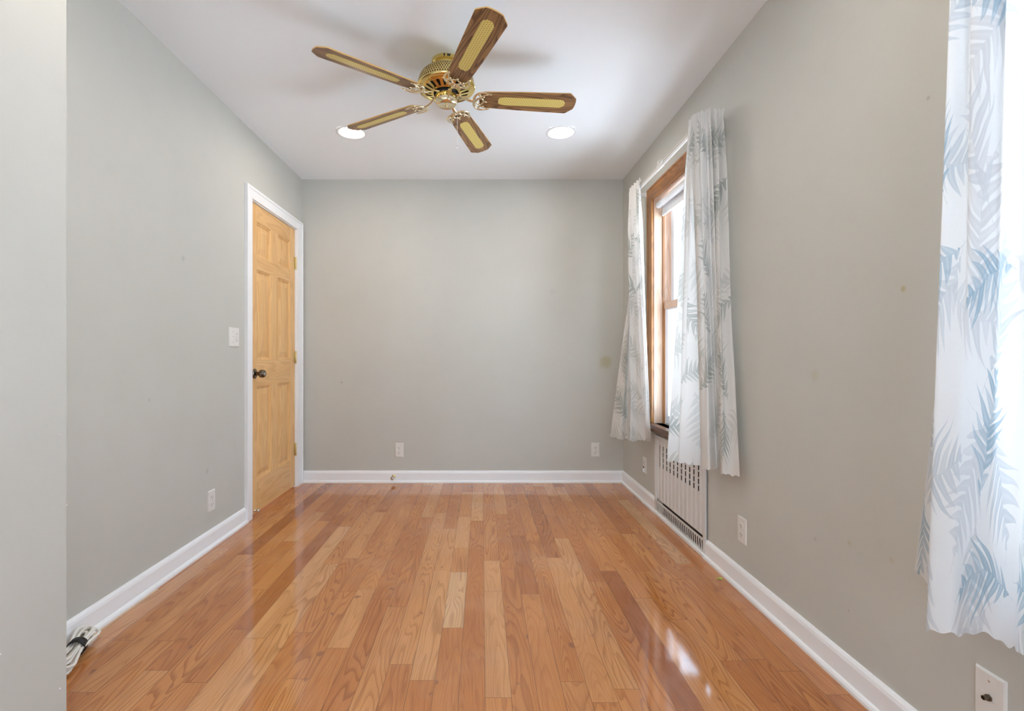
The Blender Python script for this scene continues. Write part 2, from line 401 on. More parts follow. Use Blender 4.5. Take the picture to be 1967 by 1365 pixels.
M_cur2 = curtain_mat('blue_palm_print_curtain', (.80, .815, .83), [(2.7, 5.3, (.60, .61, .63), .85, .85), (3.1, 14.7, (.50, .56, .62), .85, .75), (2.9, 41.3, (.58, .61, .65), .8, .8), (3.4, 33.2, (.27, .42, .53), .85, .5)], .26)

# ================================================================== the room
WT = .16
W1 = (2.428, 3.285, .588, 2.10)      # window 1 opening  y0,y1,z0,z1
W2 = (.095, .975, .588, 2.10)
RAD = (2.53, 3.14, .02, .49)         # niche behind the radiator cover
DR = (3.096, 3.876, 0, 2.052)        # door opening

# floor: planks run away from the camera
def make_floor():
    rnd = random.Random(11)
    pw = .0805; verts = []; faces = []; uvs = []; cols = []
    x = -1.60; k = 0
    special = []
    while x < 1.40:
        y = YR - .3 - rnd.random() * .8
        cuts = [y]
        cx = x + pw / 2
        while y < YB + .2:
            y += rnd.choice([.35, .5, .6, .75, .9, 1.1, 1.3]) * rnd.uniform(.85, 1.15); cuts.append(y)
        if abs(cx - (-.0925)) < pw / 2:      # the short pale board in the middle of the room
            cuts = [c for c in cuts if c < 1.7 or c > 2.5] + [1.865, 2.345]; cuts.sort()
        for a, b in zip(cuts, cuts[1:]):
            if b < YR - .1 or a > YB + .1: continue
            tone = min(1, max(0, rnd.gauss(.50, .20)))
            if rnd.random() < .07: tone = min(1, .82 + rnd.random() * .12)
            if abs(a - 1.865) < 1e-6 and abs(cx + .0925) < pw / 2: tone = .97
            i = len(verts)
            verts += [(x, a, 0), (x + pw, a, 0), (x + pw, b, 0), (x, b, 0)]
            faces.append((i, i + 1, i + 2, i + 3))
            uvs += [(0, 0), (pw, 0), (pw, b - a), (0, b - a)]
            cols += [(tone, rnd.random(), rnd.random(), b - a)] * 4
        x += pw; k += 1
    me = bpy.data.meshes.new('floor'); me.from_pydata(verts, [], faces)
    me.uv_layers.new(name='UVMap'); me.color_attributes.new('plank', 'FLOAT_COLOR', 'CORNER')
    ul = me.uv_layers['UVMap']; ca = me.color_attributes['plank']
    ul.data.foreach_set('uv', np.array(uvs, dtype=np.float32).ravel()); ca.data.foreach_set('color', np.array(cols, dtype=np.float32).ravel())
    me.materials.append(M_floor); o = bpy.data.objects.new('floor', me); link(o); tag(o, kind='structure')
make_floor()

CANR = .078
CANS = [(xat(675.5, 3.158), 3.158), (xat(1077.5, 3.158), 3.158), (xat(675.5, 3.158), 1.15), (xat(1077.5, 3.158), 1.15), (-.62, -.85), (xat(1077.5, 3.158), -.85)]  # first pair in view; the others added out of view to brighten the room
def make_ceiling():
    # slab with square cut-outs round each lamp, hidden by the lamp's trim ring
    h = [(x - CANR, x + CANR, y - CANR, y + CANR) for x, y in CANS]
    us, vs = holed((-L - .2, R + .2), (YR - .2, YB + .2), h)
    bm = bmesh.new()
    cellwall(bm, us, vs, h, ZC, ZC + .12, lambda u, v, d: Vector((u, v, d)))
    # fill the corners outside each circle
    for x, y in CANS:
        n = 32; c = [(x + CANR * sx, y + CANR * sy) for sx, sy in ((1, 1), (-1, 1), (-1, -1), (1, -1))]
        for qd in range(4):
            cv = bm.verts.new((*c[qd], ZC)); arc = [bm.verts.new((x + (CANR - .004) * math.cos(2 * PI * (qd * 8 + i) / n), y + (CANR - .004) * math.sin(2 * PI * (qd * 8 + i) / n), ZC)) for i in range(9)]
            for i in range(8): bm.faces.new((cv, arc[i], arc[i + 1]))
    tag(obj('ceiling', bm, M_ceil), kind='structure')
make_ceiling()
# back wall
tag(obj('wall_back', B(-L - WT, R + WT, YB, YB + WT, -.02, ZC + .05), M_back), kind='structure')
# right wall
h = [W1, W2, RAD]; us, vs = holed((YR, YB), (-.02, ZC + .05), h); bm = bmesh.new()
cellwall(bm, us, vs, h, R, R + WT, lambda u, v, d: Vector((d, u, v)))
tag(obj('wall_right', bm, M_right), kind='structure')
# left wall
h = [(DR[0], DR[1], -.02, DR[3])]; us, vs = holed((YR, YB), (-.02, ZC + .05), h); bm = bmesh.new()
cellwall(bm, us, vs, h, -L, -L - WT, lambda u, v, d: Vector((d, u, v)))
tag(obj('wall_left', bm, M_left), kind='structure')
# rear wall (behind the camera) with a wide opening added to let in fill light
W3 = (-.98, .12, .55, 2.25)
us, vs = holed((-L, R), (-.02, ZC + .05), [W3]); bm = bmesh.new()
cellwall(bm, us, vs, [W3], YR, YR - WT, lambda u, v, d: Vector((u, d, v)))
tag(obj('wall_rear', bm, M_near), kind='structure')
# projecting wall at the left edge of the view
JY = 1.30; JX = (127.6 - CX) / F * JY
bm = bmesh.new(); box(bm, -L - .01, JX, YR, JY, -.02, ZC + .02)
tag(obj('wall_near', bm, M_near), kind='structure')
bm = bmesh.new()  # small white specks on the projecting wall
for px, py, r in ((114, 834, .0016), (115, 1322, .0024), (1, 1256, .002), (128, 970, .0016)):
    yy = F * JX / (px - CX)
    Mx = Matrix.Translation((JX, yy, zat(py, yy))) @ Matrix.Rotation(PI / 2, 4, 'Y')
    lathe(bm, [(0, -.0005), (r, -.0003), (r * .7, .0008), (0, .0012)], 8, Mx)
o = obj('wall_specks', bm, M_trim, smooth=True); tag(o, kind='structure')

# baseboards: profile extruded along the wall, with shoe moulding
BP = [(0, 0), (.026, 0), (.026, .010), (.022, .017), (.015, .021), (.014, .078), (.011, .088), (.006, .095), (0, .097)]
def baseboard(name, a, b, n, m0=0, m1=0, hs=1.0):
    """a,b: floor end points on the wall face; n: inward normal; m0,m1: mitre direction of the ends (+1 outside corner cut back)"""
    a, b, n = Vector((*a, 0)), Vector((*b, 0)), Vector((*n, 0)); t = (b - a).normalized()
    bm = bmesh.new(); ra = []; rb = []
    for d, z in BP:
        ra.append(bm.verts.new(a + n * d + t * d * m0 + Vector((0, 0, z * hs)))); rb.append(bm.verts.new(b + n * d - t * d * m1 + Vector((0, 0, z * hs))))
    k = len(BP)
    for i in range(k): bm.faces.new((ra[i], ra[(i + 1) % k], rb[(i + 1) % k], rb[i]))
    bm.faces.new(ra[::-1]); bm.faces.new(rb)
    return tag(obj(name, bm, M_trim), kind='structure')
CAS0, CAS1 = lwY(469.3), lwY(577.5)      # outer edges of the door casing
RC0, RC1 = rwY(1360), rwY(1261.5)        # radiator cover
baseboard('baseboard_back', (-L, YB), (R, YB), (0, -1), 1, 1)
baseboard('baseboard_left', (-L, JY), (-L, CAS0), (1, 0), 0, 0)
baseboard('baseboard_left.001', (-L, CAS1), (-L, YB), (1, 0), 0, 1)
baseboard('baseboard_left.002', (JX, YR), (JX, JY - .14), (1, 0), 0, 0)
baseboard('baseboard_right', (R, RC1), (R, YB), (-1, 0), 0, 1)
baseboard('baseboard_right.001', (R, YR), (R, RC0), (-1, 0), 0, 0)

# ================================================================== door
def make_door():
    d = empty('door_1', (-L, (DR[0] + DR[1]) / 2, 0)); tag(d, kind='structure')
    O = d.location
    y0, y1 = DR[0] + .018, DR[1] - .018; z0, z1 = .012, 2.036; XF = -L - .004; XB = XF - .035
    # leaf with six raised panels
    st = .093; mu = .115; pwid = (y1 - y0 - 2 * st - mu) / 2
    cols_ = [(y0 + st, y0 + st + pwid), (y1 - st - pwid, y1 - st)]
    rows = [(.228, .838), (1.012, 1.612), (1.700, 1.925)]
    panels = [(a, b, c, e) for (a, b) in cols_ for (c, e) in rows]
    us, vs = holed((y0, y1), (z0, z1), panels); bm = bmesh.new()
    cellwall(bm, us, vs, panels, XF, XB, lambda u, v, dd: Vector((dd, u, v)))
    for (a, b, c, e) in panels:
        for s, X0 in ((-1, XF), (1, XB)):
            rings = [(0, 0), (.003, .005), (.012, .008), (.015, .014), (.020, .0145), (.056, .004), (.058, .0035)]
            pr = None
            for (ins, dep) in rings:
                X = X0 + s * dep
                r = [bm.verts.new((X, a + ins, c + ins)), bm.verts.new((X, b - ins, c + ins)), bm.verts.new((X, b - ins, e - ins)), bm.verts.new((X, a + ins, e - ins))]
                if pr:
                    for i in range(4): bm.faces.new((pr[i], pr[(i + 1) % 4], r[(i + 1) % 4], r[i]))
                pr = r
            bm.faces.new(pr)
    bmesh.ops.remove_doubles(bm, verts=bm.verts, dist=1e-5)
    # rails get the grain running sideways
    for f in bm.faces:
        c = f.calc_center_median()
        inr = not any(a - .001 < c.z < b + .001 for a, b in rows)
        f.material_index = 1 if (inr and y0 + st < c.y < y1 - st) else 0
    leaf = obj('door_leaf', bm, None, d, off=O, mats=[M_pine, M_pine_h])
    leaf['label'] = 'clear pine six-panel leaf'
    # casing
    bm = bmesh.new(); th = .018
    top_o = zat(351, CAS0)
    cw0 = (CAS0, DR[0] + .008); cw1 = (DR[1] - .008, CAS1)
    zt = (DR[3] - .008, top_o)
    # mitred outer frame
    def prism(quad, x0, x1):
        a = [bm.verts.new((x0, y, z)) for y, z in quad]; b = [bm.verts.new((x1, y, z)) for y, z in quad]
        bm.faces.new(a); bm.faces.new(b)
        for i in range(4): bm.faces.new((a[i], a[(i + 1) % 4], b[(i + 1) % 4], b[i]))
    prism([(cw0[0], 0), (cw0[1], 0), (cw0[1], zt[0]), (cw0[0], zt[1])], -L, -L + th)
    prism([(cw1[1], 0), (cw1[0], 0), (cw1[0], zt[0]), (cw1[1], zt[1])], -L, -L + th)
    prism([(cw0[1], zt[0]), (cw1[0], zt[0]), (cw1[1], zt[1]), (cw0[0], zt[1])], -L, -L + th)
    # a raised back band and an inner bead
    for (a, b) in ((cw0[0] - .0015, cw0[0] + .016), (cw1[1] - .016, cw1[1] + .0015)): box(bm, -L - .001, -L + th + .005, a, b, -.0005, zt[1] + .0012)
    box(bm, -L - .002, -L + th + .0045, cw0[0] + .0165, cw1[1] - .0165, zt[1] - .016, zt[1] + .0012)
    obj('door_casing', bm, M_trim, d, bevel=.002, off=O)
    bm = bmesh.new()
    jx0, jx1 = -L - WT, -L + .001
    box(bm, jx0, jx1, DR[0], DR[0] + .015, 0, DR[3]); box(bm, jx0, jx1, DR[1] - .015, DR[1], 0, DR[3]); box(bm, jx0, jx1, DR[0] + .015, DR[1] - .015, DR[3] - .013, DR[3])
    box(bm, XB - .03, XB - .002, DR[0] + .015, DR[0] + .03, 0, DR[3] - .013); box(bm, XB - .03, XB - .002, DR[1] - .03, DR[1] - .015, 0, DR[3] - .013)
    box(bm, XB - .03, XB - .002, DR[0] + .03, DR[1] - .03, DR[3] - .028, DR[3] - .013)
    box(bm, -L - WT, -L - .06, DR[0] + .015, DR[1] - .015, 0, .01)
    obj('door_jamb', bm, M_trim, d, off=O)
    for py in (506, 686, 862):
        z = zat(py, DR[1]); bm = bmesh.new()
        Mx = Matrix.Translation((-L + .002, DR[1] - .012, z))
        lathe(bm, [(0, -.052), (.003, -.050), (.006, -.046), (.006, .046), (.003, .050), (0, .052)], 12, Mx)
        box(bm, -L - .004, -L - .0025, DR[1] - .045, DR[1] - .014, z - .044, z + .044)
        hg = obj('hinge', bm, M_brassh, d, off=O, autosmooth=40); hg['label'] = 'dull brass hinge'
    # knob
    ky = lwY(490); kz = zat(717.5, ky)
    Mx = Matrix.Translation((XF, ky, kz)) @ Matrix.Rotation(PI / 2, 4, 'Y')
    M_ab = plain('antique_bronze', (.16, .13, .10), .22, 1)
    bm = bmesh.new(); lathe(bm, [(0, 0), (.033, 0), (.0335, .003), (.030, .007), (.018, .011), (.013, .013), (.0125, .030), (.014, .033), (.0225, .036), (.0265, .044), (.026, .058), (.022, .066), (.017, .069), (.010, .067), (0, .067)], 40, Mx)
    kb = obj('door_knob', bm, M_ab, d, off=O, autosmooth=50); kb['label'] = 'dark bronze tulip knob'
    bm = bmesh.new(); lathe(bm, [(.0, .0675), (.009, .0685), (.010, .0675)], 20, Mx); lathe(bm, [(0, .0685), (.003, .0695), (0, .0705)], 10, Mx)
    obj('lock_button', bm, M_nickel, kb, off=O, autosmooth=50)
    # little bumper at the foot of the leaf
    sy = lwY(490); sz = zat(981, sy)
    Mx = Matrix.Translation((XF, sy, sz + .002)) @ Matrix.Rotation(PI / 2, 4, 'Y')
    bm = bmesh.new(); lathe(bm, [(0, 0), (.012, 0), (.012, .003), (.005, .006), (.005, .016), (.011, .018), (.013, .025), (.010, .032), (0, .034)], 20, Mx)
    bp = obj('door_bumper', bm, M_nickel, d, off=O, smooth=True); bp['label'] = 'small silver bumper'
make_door()
# landing wall behind the door so the slit under it stays dark
tag(obj('wall_hall', B(-L - WT - .5, -L - WT - .45, 2.7, 4.2, -.02, ZC), M_near), kind='structure')

# ================================================================== windows
def make_window(name, W, detail=True, casing_out=None):
    y0, y1, z0, z1 = W
    d = empty(name, (R, (y0 + y1) / 2, z0)); tag(d, kind='structure'); O = d.location
    cw = .085; th = .02
    # casing
    bm = bmesh.new(); bh = bmesh.new()
    for a, b in ((y0 - cw + .008, y0 + .008), (y1 - .008, y1 + cw - .008)):
        box(bm, R - th, R, a, b, z0, z1 + cw - .008)
    box(bh, R - th, R, y0 + .008, y1 - .008, z1 - .008, z1 + cw - .008)
    box(bh, R - th - .004, R, y0 - cw + .004, y1 + cw - .004, z1 + cw - .022, z1 + cw - .004)
    for a, b in ((y0 - cw + .004, y0 - cw + .02), (y1 + cw - .02, y1 + cw - .004)): box(bm, R - th - .004, R, a, b, z0, z1 + cw - .008)
    c = obj('window_casing', bm, M_oakstain, d, bevel=.003, off=O); obj('head_casing', bh, M_oakstain_h, d, bevel=.003, off=O)
    # jamb box
    bm = bmesh.new(); X0, X1 = R - .004, R + WT
    for a, b in ((y0, y0 + .014), (y1 - .014, y1)): box(bm, X0, X1, a, b, z0, z1)
    box(bm, X0, X1, y0 + .014, y1 - .014, z1 - .014, z1); obj('window_jamb', bm, M_jamb, d, off=O)
    bm = bmesh.new()
    for a, b in ((y0 + .014, y0 + .026), (y1 - .026, y1 - .014)): box(bm, R + .052, R + .064, a, b, z0, z1 - .014)
    box(bm, R + .052, R + .064, y0 + .026, y1 - .026, z1 - .026, z1 - .014); obj('window_stop', bm, M_oakstain, d, off=O)
    # stool
    bm = bmesh.new(); box(bm, R - .048, R + .06, y0 - cw - .02, y1 + cw + .012, z0 - .045, z0); 
    s = obj('window_stool', bm, M_stool, d, bevel=.004, off=O); s['label'] = 'dark brown sill board'
    # sashes: upper outside, lower inside, wooden edge inside and white frame
    zm = 1.375
    for nm, xa, a, b in (('lower_sash', R + .066, z0 + .002, zm + .02), ('upper_sash', R + .104, zm - .02, z1 - .014)):
        fw = .045; ya, yb = y0 + .026, y1 - .026; xb = xa + .034
        sh = (ya + fw, yb - fw, a + fw, b - fw)
        us, vs = holed((ya, yb), (a, b), [sh]); bm = bmesh.new()
        cellwall(bm, us, vs, [sh], xa, xb, lambda u, v, dd: Vector((dd, u, v)))
        so = obj(nm, bm, M_sash if nm == 'upper_sash' else M_sash, d, bevel=.003, off=O)
        # glazing bead in wood
        bm = bmesh.new(); g = .010
        bh_ = (sh[0] + g, sh[1] - g, sh[2] + g, sh[3] - g)
        us, vs = holed((sh[0], sh[1]), (sh[2], sh[3]), [bh_])
        cellwall(bm, us, vs, [bh_], xa - .001, xb + .001, lambda u, v, dd: Vector((dd, u, v)))
        obj('glazing_bead', bm, M_sash, so, off=O)
        obj('pane', B(xa + .014, xa + .018, bh_[0] - .001, bh_[1] + .001, bh_[2] - .001, bh_[3] + .001), M_glass, so, off=O)
    # wood face of the meeting rail
    obj('meeting_rail', B(R + .060, R + .0655, y0 + .026, y1 - .026, zm - .024, zm + .02), M_jamb, d, off=O)
    return d
make_window('window_1', W1); make_window('window_2', W2)
# unseen window added behind the camera to even out the room light
def make_fill_window():
    a, b, c, e = W3; d = empty('fill_window', ((a + b) / 2, YR, c)); tag(d, kind='structure'); O = d.location
    hs = [(a + .05 + i * ((b - a - .1) / 2), a + .05 + (i + 1) * ((b - a - .1) / 2) - (.05 if i == 0 else 0), c + .05, e - .05) for i in range(2)]
    us, vs = holed((a, b), (c, e), hs); bm = bmesh.new()
    cellwall(bm, us, vs, hs, YR - .04, YR - .10, lambda u, v, dd: Vector((u, dd, v)))
    fr = obj('fill_window_frame', bm, M_sash, d, off=O)
    for q_ in hs: obj('pane', B(q_[0], q_[1], YR - .075, YR - .07, q_[2], q_[3]), M_glass, fr, off=O)
make_fill_window()

# roller shade rolled up in the head of window 1
def make_shade():
    y0, y1 = W1[0] + .02, W1[1] - .018; X = R + .026; z = 2.048
    d = empty('roller_shade', (X, (y0 + y1) / 2, z)); O = d.location
    tag(d, 'rolled-up white roller shade inside the head of the wooden window', 'roller shade')
    Mx = Matrix.Translation((X, y0, z)) @ Matrix.Rotation(-PI / 2, 4, 'X'); n = y1 - y0 - .002
    bm = bmesh.new(); lathe(bm, [(0, 0), (.020, 0), (.0225, .002), (.0225, n - .002), (.020, n), (0, n)], 32, Mx)
    obj('shade_roll', bm, M_sash, d, off=O, autosmooth=40)
    bm = bmesh.new(); box(bm, X + .0205, X + .0225, y0 + .01, y1 - .01, z - .055, z); box(bm, X + .016, X + .0265, y0 + .01, y1 - .01, z - .075, z - .053)
    obj('shade_hem', bm, M_sash, d, bevel=.002, off=O)
    for y in (y0 - .004, y1): obj('bracket', B(X - .012, X + .012, y, y + .003, z - .015, z + .022), M_nickel, d, off=O)
make_shade()

# ================================================================== curtain rods
def make_rod(name, ya, yb, label, splice=None):
    X = R - .112; z = 2.155; d = empty(name, (X, (ya + yb) / 2, z)); O = d.location
    tag(d, label, 'curtain rod', 'flat white curtain rods over the windows')
    bm = bmesh.new()
    # flat lock-seam rod returning to the wall at both ends
    pth = [(R - .024, ya), (X + .03, ya), (X + .012, ya + .004), (X, ya + .018), (X, yb - .018), (X + .012, yb - .004), (X + .03, yb), (R - .024, yb)]
    def strip(pth, z0, z1, th):
        P = [Vector((x, y, 0)) for x, y in pth]; rows = []
        for i, p in enumerate(P):
            t = (P[min(i + 1, len(P) - 1)] - P[max(i - 1, 0)]).normalized(); nn = Vector((t.y, -t.x, 0))
            rows.append([bm.verts.new(p + nn * s * th / 2 + Vector((0, 0, zz))) for s, zz in ((-1, z0), (1, z0), (1, z1), (-1, z1))])
        for a, b in zip(rows, rows[1:]):
            for i in range(4): bm.faces.new((a[i], a[(i + 1) % 4], b[(i + 1) % 4], b[i]))
        bm.faces.new(rows[0]); bm.faces.new(rows[-1])
    strip(pth, z - .013, z + .013, .006)
    strip([(X - .004, ya + .02), (X - .004, yb - .02)], z + .008, z + .013, .005)
    strip([(X - .004, ya + .02), (X - .004, yb - .02)], z - .013, z - .008, .005)
    obj('rod', bm, M_white_metal, d, off=O)
    if splice:
        bm = bmesh.new()
        box(bm, X - .008, X + .006, splice - .05, splice + .05, z - .014, z + .016)
        box(bm, X - .010, X + .02, splice - .012, splice + .03, z + .012, z + .034)
        obj('support_clip', bm, M_white_metal, d, bevel=.002, off=O)
    for y in (ya, yb):
        obj('bracket', B(R - .026, R - .0205, y - .012, y + .012, z - .02, z + .02), M_white_metal, d, bevel=.001, off=O)
make_rod('curtain_rod', 2.315, 3.375, 'flat white curtain rod over the far wooden window', 2.86)
make_rod('curtain_rod', .01, 1.040, 'flat white curtain rod over the nearest window, above the frame edge')

# ================================================================== curtains
def interp(P, u):
    n = len(P) - 1; t = min(max(u, 0), 1) * n; i = min(int(t), n - 1); t -= i
    a, b, c, d = P[max(i - 1, 0)], P[i], P[i + 1], P[min(i + 2, n)]
    return .5 * ((2 * b) + (c - a) * t + (2 * a - 5 * b + 4 * c - d) * t * t + (3 * b - a - 3 * c + d) * t ** 3)
def make_curtain(label, hem, top, mat, widths, seed, NU=150, NV=110, gather=9, ztop=2.155, fine=.004, head=.04):
    """hem: points (x,y,z) of the lower edge; top: (x,y) points of the gathered head around the rod"""
    rnd = random.Random(seed); HP = [Vector(p) for p in hem]; TP = [Vector((*p, 0)) for p in top]
    ph = [rnd.uniform(0, 6.28) for _ in range(8)]
    vs = []; uv = []
    ZT = ztop + head
    for j in range(NV + 1):
        v = j / NV
        for i in range(NU + 1):
            u = i / NU
            h = interp(HP, u)
            h = h + Vector((0, 0, .004 * math.sin(u * 41 + ph[0]) + .003 * math.sin(u * 97 + ph[1])))
            tp = interp(TP, u); tg = (interp(TP, min(1, u + .02)) - interp(TP, max(0, u - .02))).normalized()
            nn = Vector((tg.y, -tg.x, 0))                       # points into the room for a path running towards +y
            if nn.x > 0 and abs(nn.x) > .3: nn = -nn
            g1 = math.sin(2 * PI * gather * u + ph[2] + .8 * math.sin(5 * u + ph[3])); g2 = math.sin(2 * PI * gather * 2.3 * u + ph[4])
            z = ZT + (h.z - ZT) * v
            dz = ztop - z
            b = min(1, max(0, dz / (ztop - h.z)))
            k = b ** 1.05
            x = tp.x * (1 - k) + h.x * k; y = tp.y * (1 - k) + h.y * k
            amp = (.006 + .014 * min(1, max(0, dz) / .25)) * (1 - b) ** 1.1
            off = amp * g1 + .003 * (1 - b) * g2
            if z > ztop + .014:
                q = (z - ztop - .014) / (head - .014); off += -.006 * q + .005 * q * g2; z += .004 * g1 * q
            elif abs(dz) <= .014: off += .003
            x += nn.x * (off); y += nn.y * (off) + .006 * math.cos(2 * PI * gather * u) * (1 - b)
            m = math.sin(PI * min(1, b)); x += fine * m * math.sin(2 * PI * 4.3 * u + ph[5] + 1.2 * b); y += fine * .6 * m * math.cos(2 * PI * 3.1 * u + ph[6])
            x = min(x, R - (.026 if z > .6 else .012))
            vs.append((x, y, z)); uv.append((u * widths + seed, z))
    fs = [(j * (NU + 1) + i, j * (NU + 1) + i + 1, (j + 1) * (NU + 1) + i + 1, (j + 1) * (NU + 1) + i) for j in range(NV) for i in range(NU)]
    c = Vector(vs[NU // 2])
    me = bpy.data.meshes.new('curtain'); me.from_pydata([tuple(Vector(p) - c) for p in vs], [], fs)
    me.uv_layers.new(name='UVMap'); ul = me.uv_layers['UVMap']
    UVa = np.array(uv, dtype=np.float32); li = np.empty(len(me.loops), dtype=np.int32); me.loops.foreach_get('vertex_index', li)
    ul.data.foreach_set('uv', UVa[li].ravel()); me.materials.append(mat); me.shade_smooth()
    o = bpy.data.objects.new('curtain', me); o.location = c; link(o)
    return tag(o, label, 'curtain')
def hp(px, py, z, xmax=R - .03):
    Y = (H - z) * F / (py - CY); return (min(xat(px, Y), xmax), Y, z)
# near panel of window 1 (from its camera-side edge to the free edge)
make_curtain('palm print curtain covering the right half of the wooden window, above the radiator cover',
    [hp(1421, 916, .515), hp(1404, 911, .515), (1.075, 2.175, .51), hp(1384, 907, .51), (1.10, 2.28, .515), hp(1362, 903, .515), hp(1347, 897, .51), (1.09, 2.36, .51), hp(1325, 892, .51), hp(1303, 889, .51), (1.0, 2.46, .50), hp(1281, 884, .508)],
    [(1.142, 2.298), (1.10, 2.292), (1.06, 2.296), (1.030, 2.320), (1.026, 2.345), (1.026, 2.37), (1.026, 2.395)], M_cur1, .95, 3, head=.046)
make_curtain('narrow palm print curtain at the left side of the wooden window, by the back corner',
    [hp(1250, 846, .485), (1.10, 3.17, .48), hp(1242, 846, .47), (1.10, 3.30, .47), hp(1222, 846, .46), hp(1210, 847, .458), (1.02, 3.42, .458), hp(1190, 843, .458), hp(1172, 838, .458)],
    [(1.026, 3.16), (1.026, 3.21), (1.026, 3.27), (1.026, 3.33), (1.035, 3.385), (1.07, 3.392), (1.11, 3.392)], M_cur1, .8, 8, NU=110, gather=7)
make_curtain('blue palm print curtain hanging at the right edge, closest to the camera',
    [(1.11, 1.248, .50), (1.08, 1.20, .50), (1.02, 1.09, .50), (.925, .995, .50), (.886, .970, .50), (.912, .946, .50), (.955, .955, .50), (.990, .940, .498), (.990, .908, .50), (.977, .877, .50), (1.0, .80, .50), (1.09, .77, .5), (1.05, .70, .5)],
    [(1.12, 1.062), (1.07, 1.064), (1.036, 1.048), (1.028, 1.01), (1.026, .95), (1.026, .85), (1.026, .75), (1.026, .66)], M_cur2, 1.25, 5, NU=190, NV=130, gather=7)

# ================================================================== radiator cover
def make_radiator():
    y0, y1 = RC0, RC1; z1 = .522; X = R - .003
    d = empty('radiator_cover', (X, (y0 + y1) / 2, 0)); O = d.location
    tag(d, 'white metal radiator cover with punched slots under the wooden window', 'radiator cover')
    f = lambda u, v, dd: Vector((dd, u, v))
    ys = [rwY(p) for p in (1270, 1276.5, 1283.5, 1290, 1297, 1304.4, 1312, 1319.8, 1328, 1336, 1345)]
    holes = []
    for y in ys:
        for k in range(4): holes.append((y - .0075, y + .0075, .322 + k * .037, .322 + k * .037 + .029))
    us, vs = holed((y0 + .01, y1 - .01), (.105, z1 - .005), holes); bm = bmesh.new()
    cellwall(bm, us, vs, holes, X - .006, X - .0055, f)
    # pressed ribs between the slot columns
    step = (ys[0] - ys[-1]) / 10
    for k in range(-1, 11):
        yc = ys[-1] + (k + .5) * step
        if yc < y0 + .03 or yc > y1 - .03: continue
        for o_ in (-.0065, .0065):
            a = yc + o_ - .0042; b = yc + o_ + .0042
            v = [bm.verts.new((xx, yy, zz)) for zz in (.112, .49) for yy, xx in ((a, X - .006), ((a + b) / 2, X - .0085), (b, X - .006))]
            bm.faces.new((v[0], v[1], v[4], v[3])); bm.faces.new((v[1], v[2], v[5], v[4])); bm.faces.new((v[0], v[2], v[1])); bm.faces.new((v[3], v[4], v[5]))
    obj('slotted_panel', bm, M_white_metal, d, off=O)
    # frame
    bm = bmesh.new(); hole = (y0 + .028, y1 - .028, .03, z1 - .03)
    us, vs = holed((y0, y1), (.004, z1), [hole]); cellwall(bm, us, vs, [hole], X - .013, X - .002, f)
    obj('cover_frame', bm, M_white_metal, d, bevel=.003, off=O)
    # lower grille with leaning louvre slots
    bm = bmesh.new(); n = 24; ga, gb = y0 + .038, y1 - .038; s = (gb - ga) / n; lean = .010
    zl, zh = .030, .082
    xa, xb = X - .0125, X - .0119
    def quadprism(q):
        a = [bm.verts.new((xa, y, z)) for y, z in q]; b = [bm.verts.new((xb, y, z)) for y, z in q]
        bm.faces.new(a); bm.faces.new(b)
        for i in range(4): bm.faces.new((a[i], a[(i + 1) % 4], b[(i + 1) % 4], b[i]))
    for k in range(n + 1):
        c = ga + k * s; w_ = s * .24
        quadprism([(c - w_, zl), (c + w_, zl), (c + w_ + lean, zh), (c - w_ + lean, zh)])
    box(bm, xa, xb, y0 + .02, y1 - .02, zh, .096); box(bm, xa, xb, y0 + .02, y1 - .02, .018, zl)
    obj('lower_grille', bm, M_white_metal, d, off=O)
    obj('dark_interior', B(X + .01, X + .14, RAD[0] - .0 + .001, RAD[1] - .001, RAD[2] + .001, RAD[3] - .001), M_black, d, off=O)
    # floor strip in front
    obj('floor_strip', B(R - .026, R - .001, y0 + .001, y1 - .001, 0, .021), M_trim, d, bevel=.003, off=O)
make_radiator()

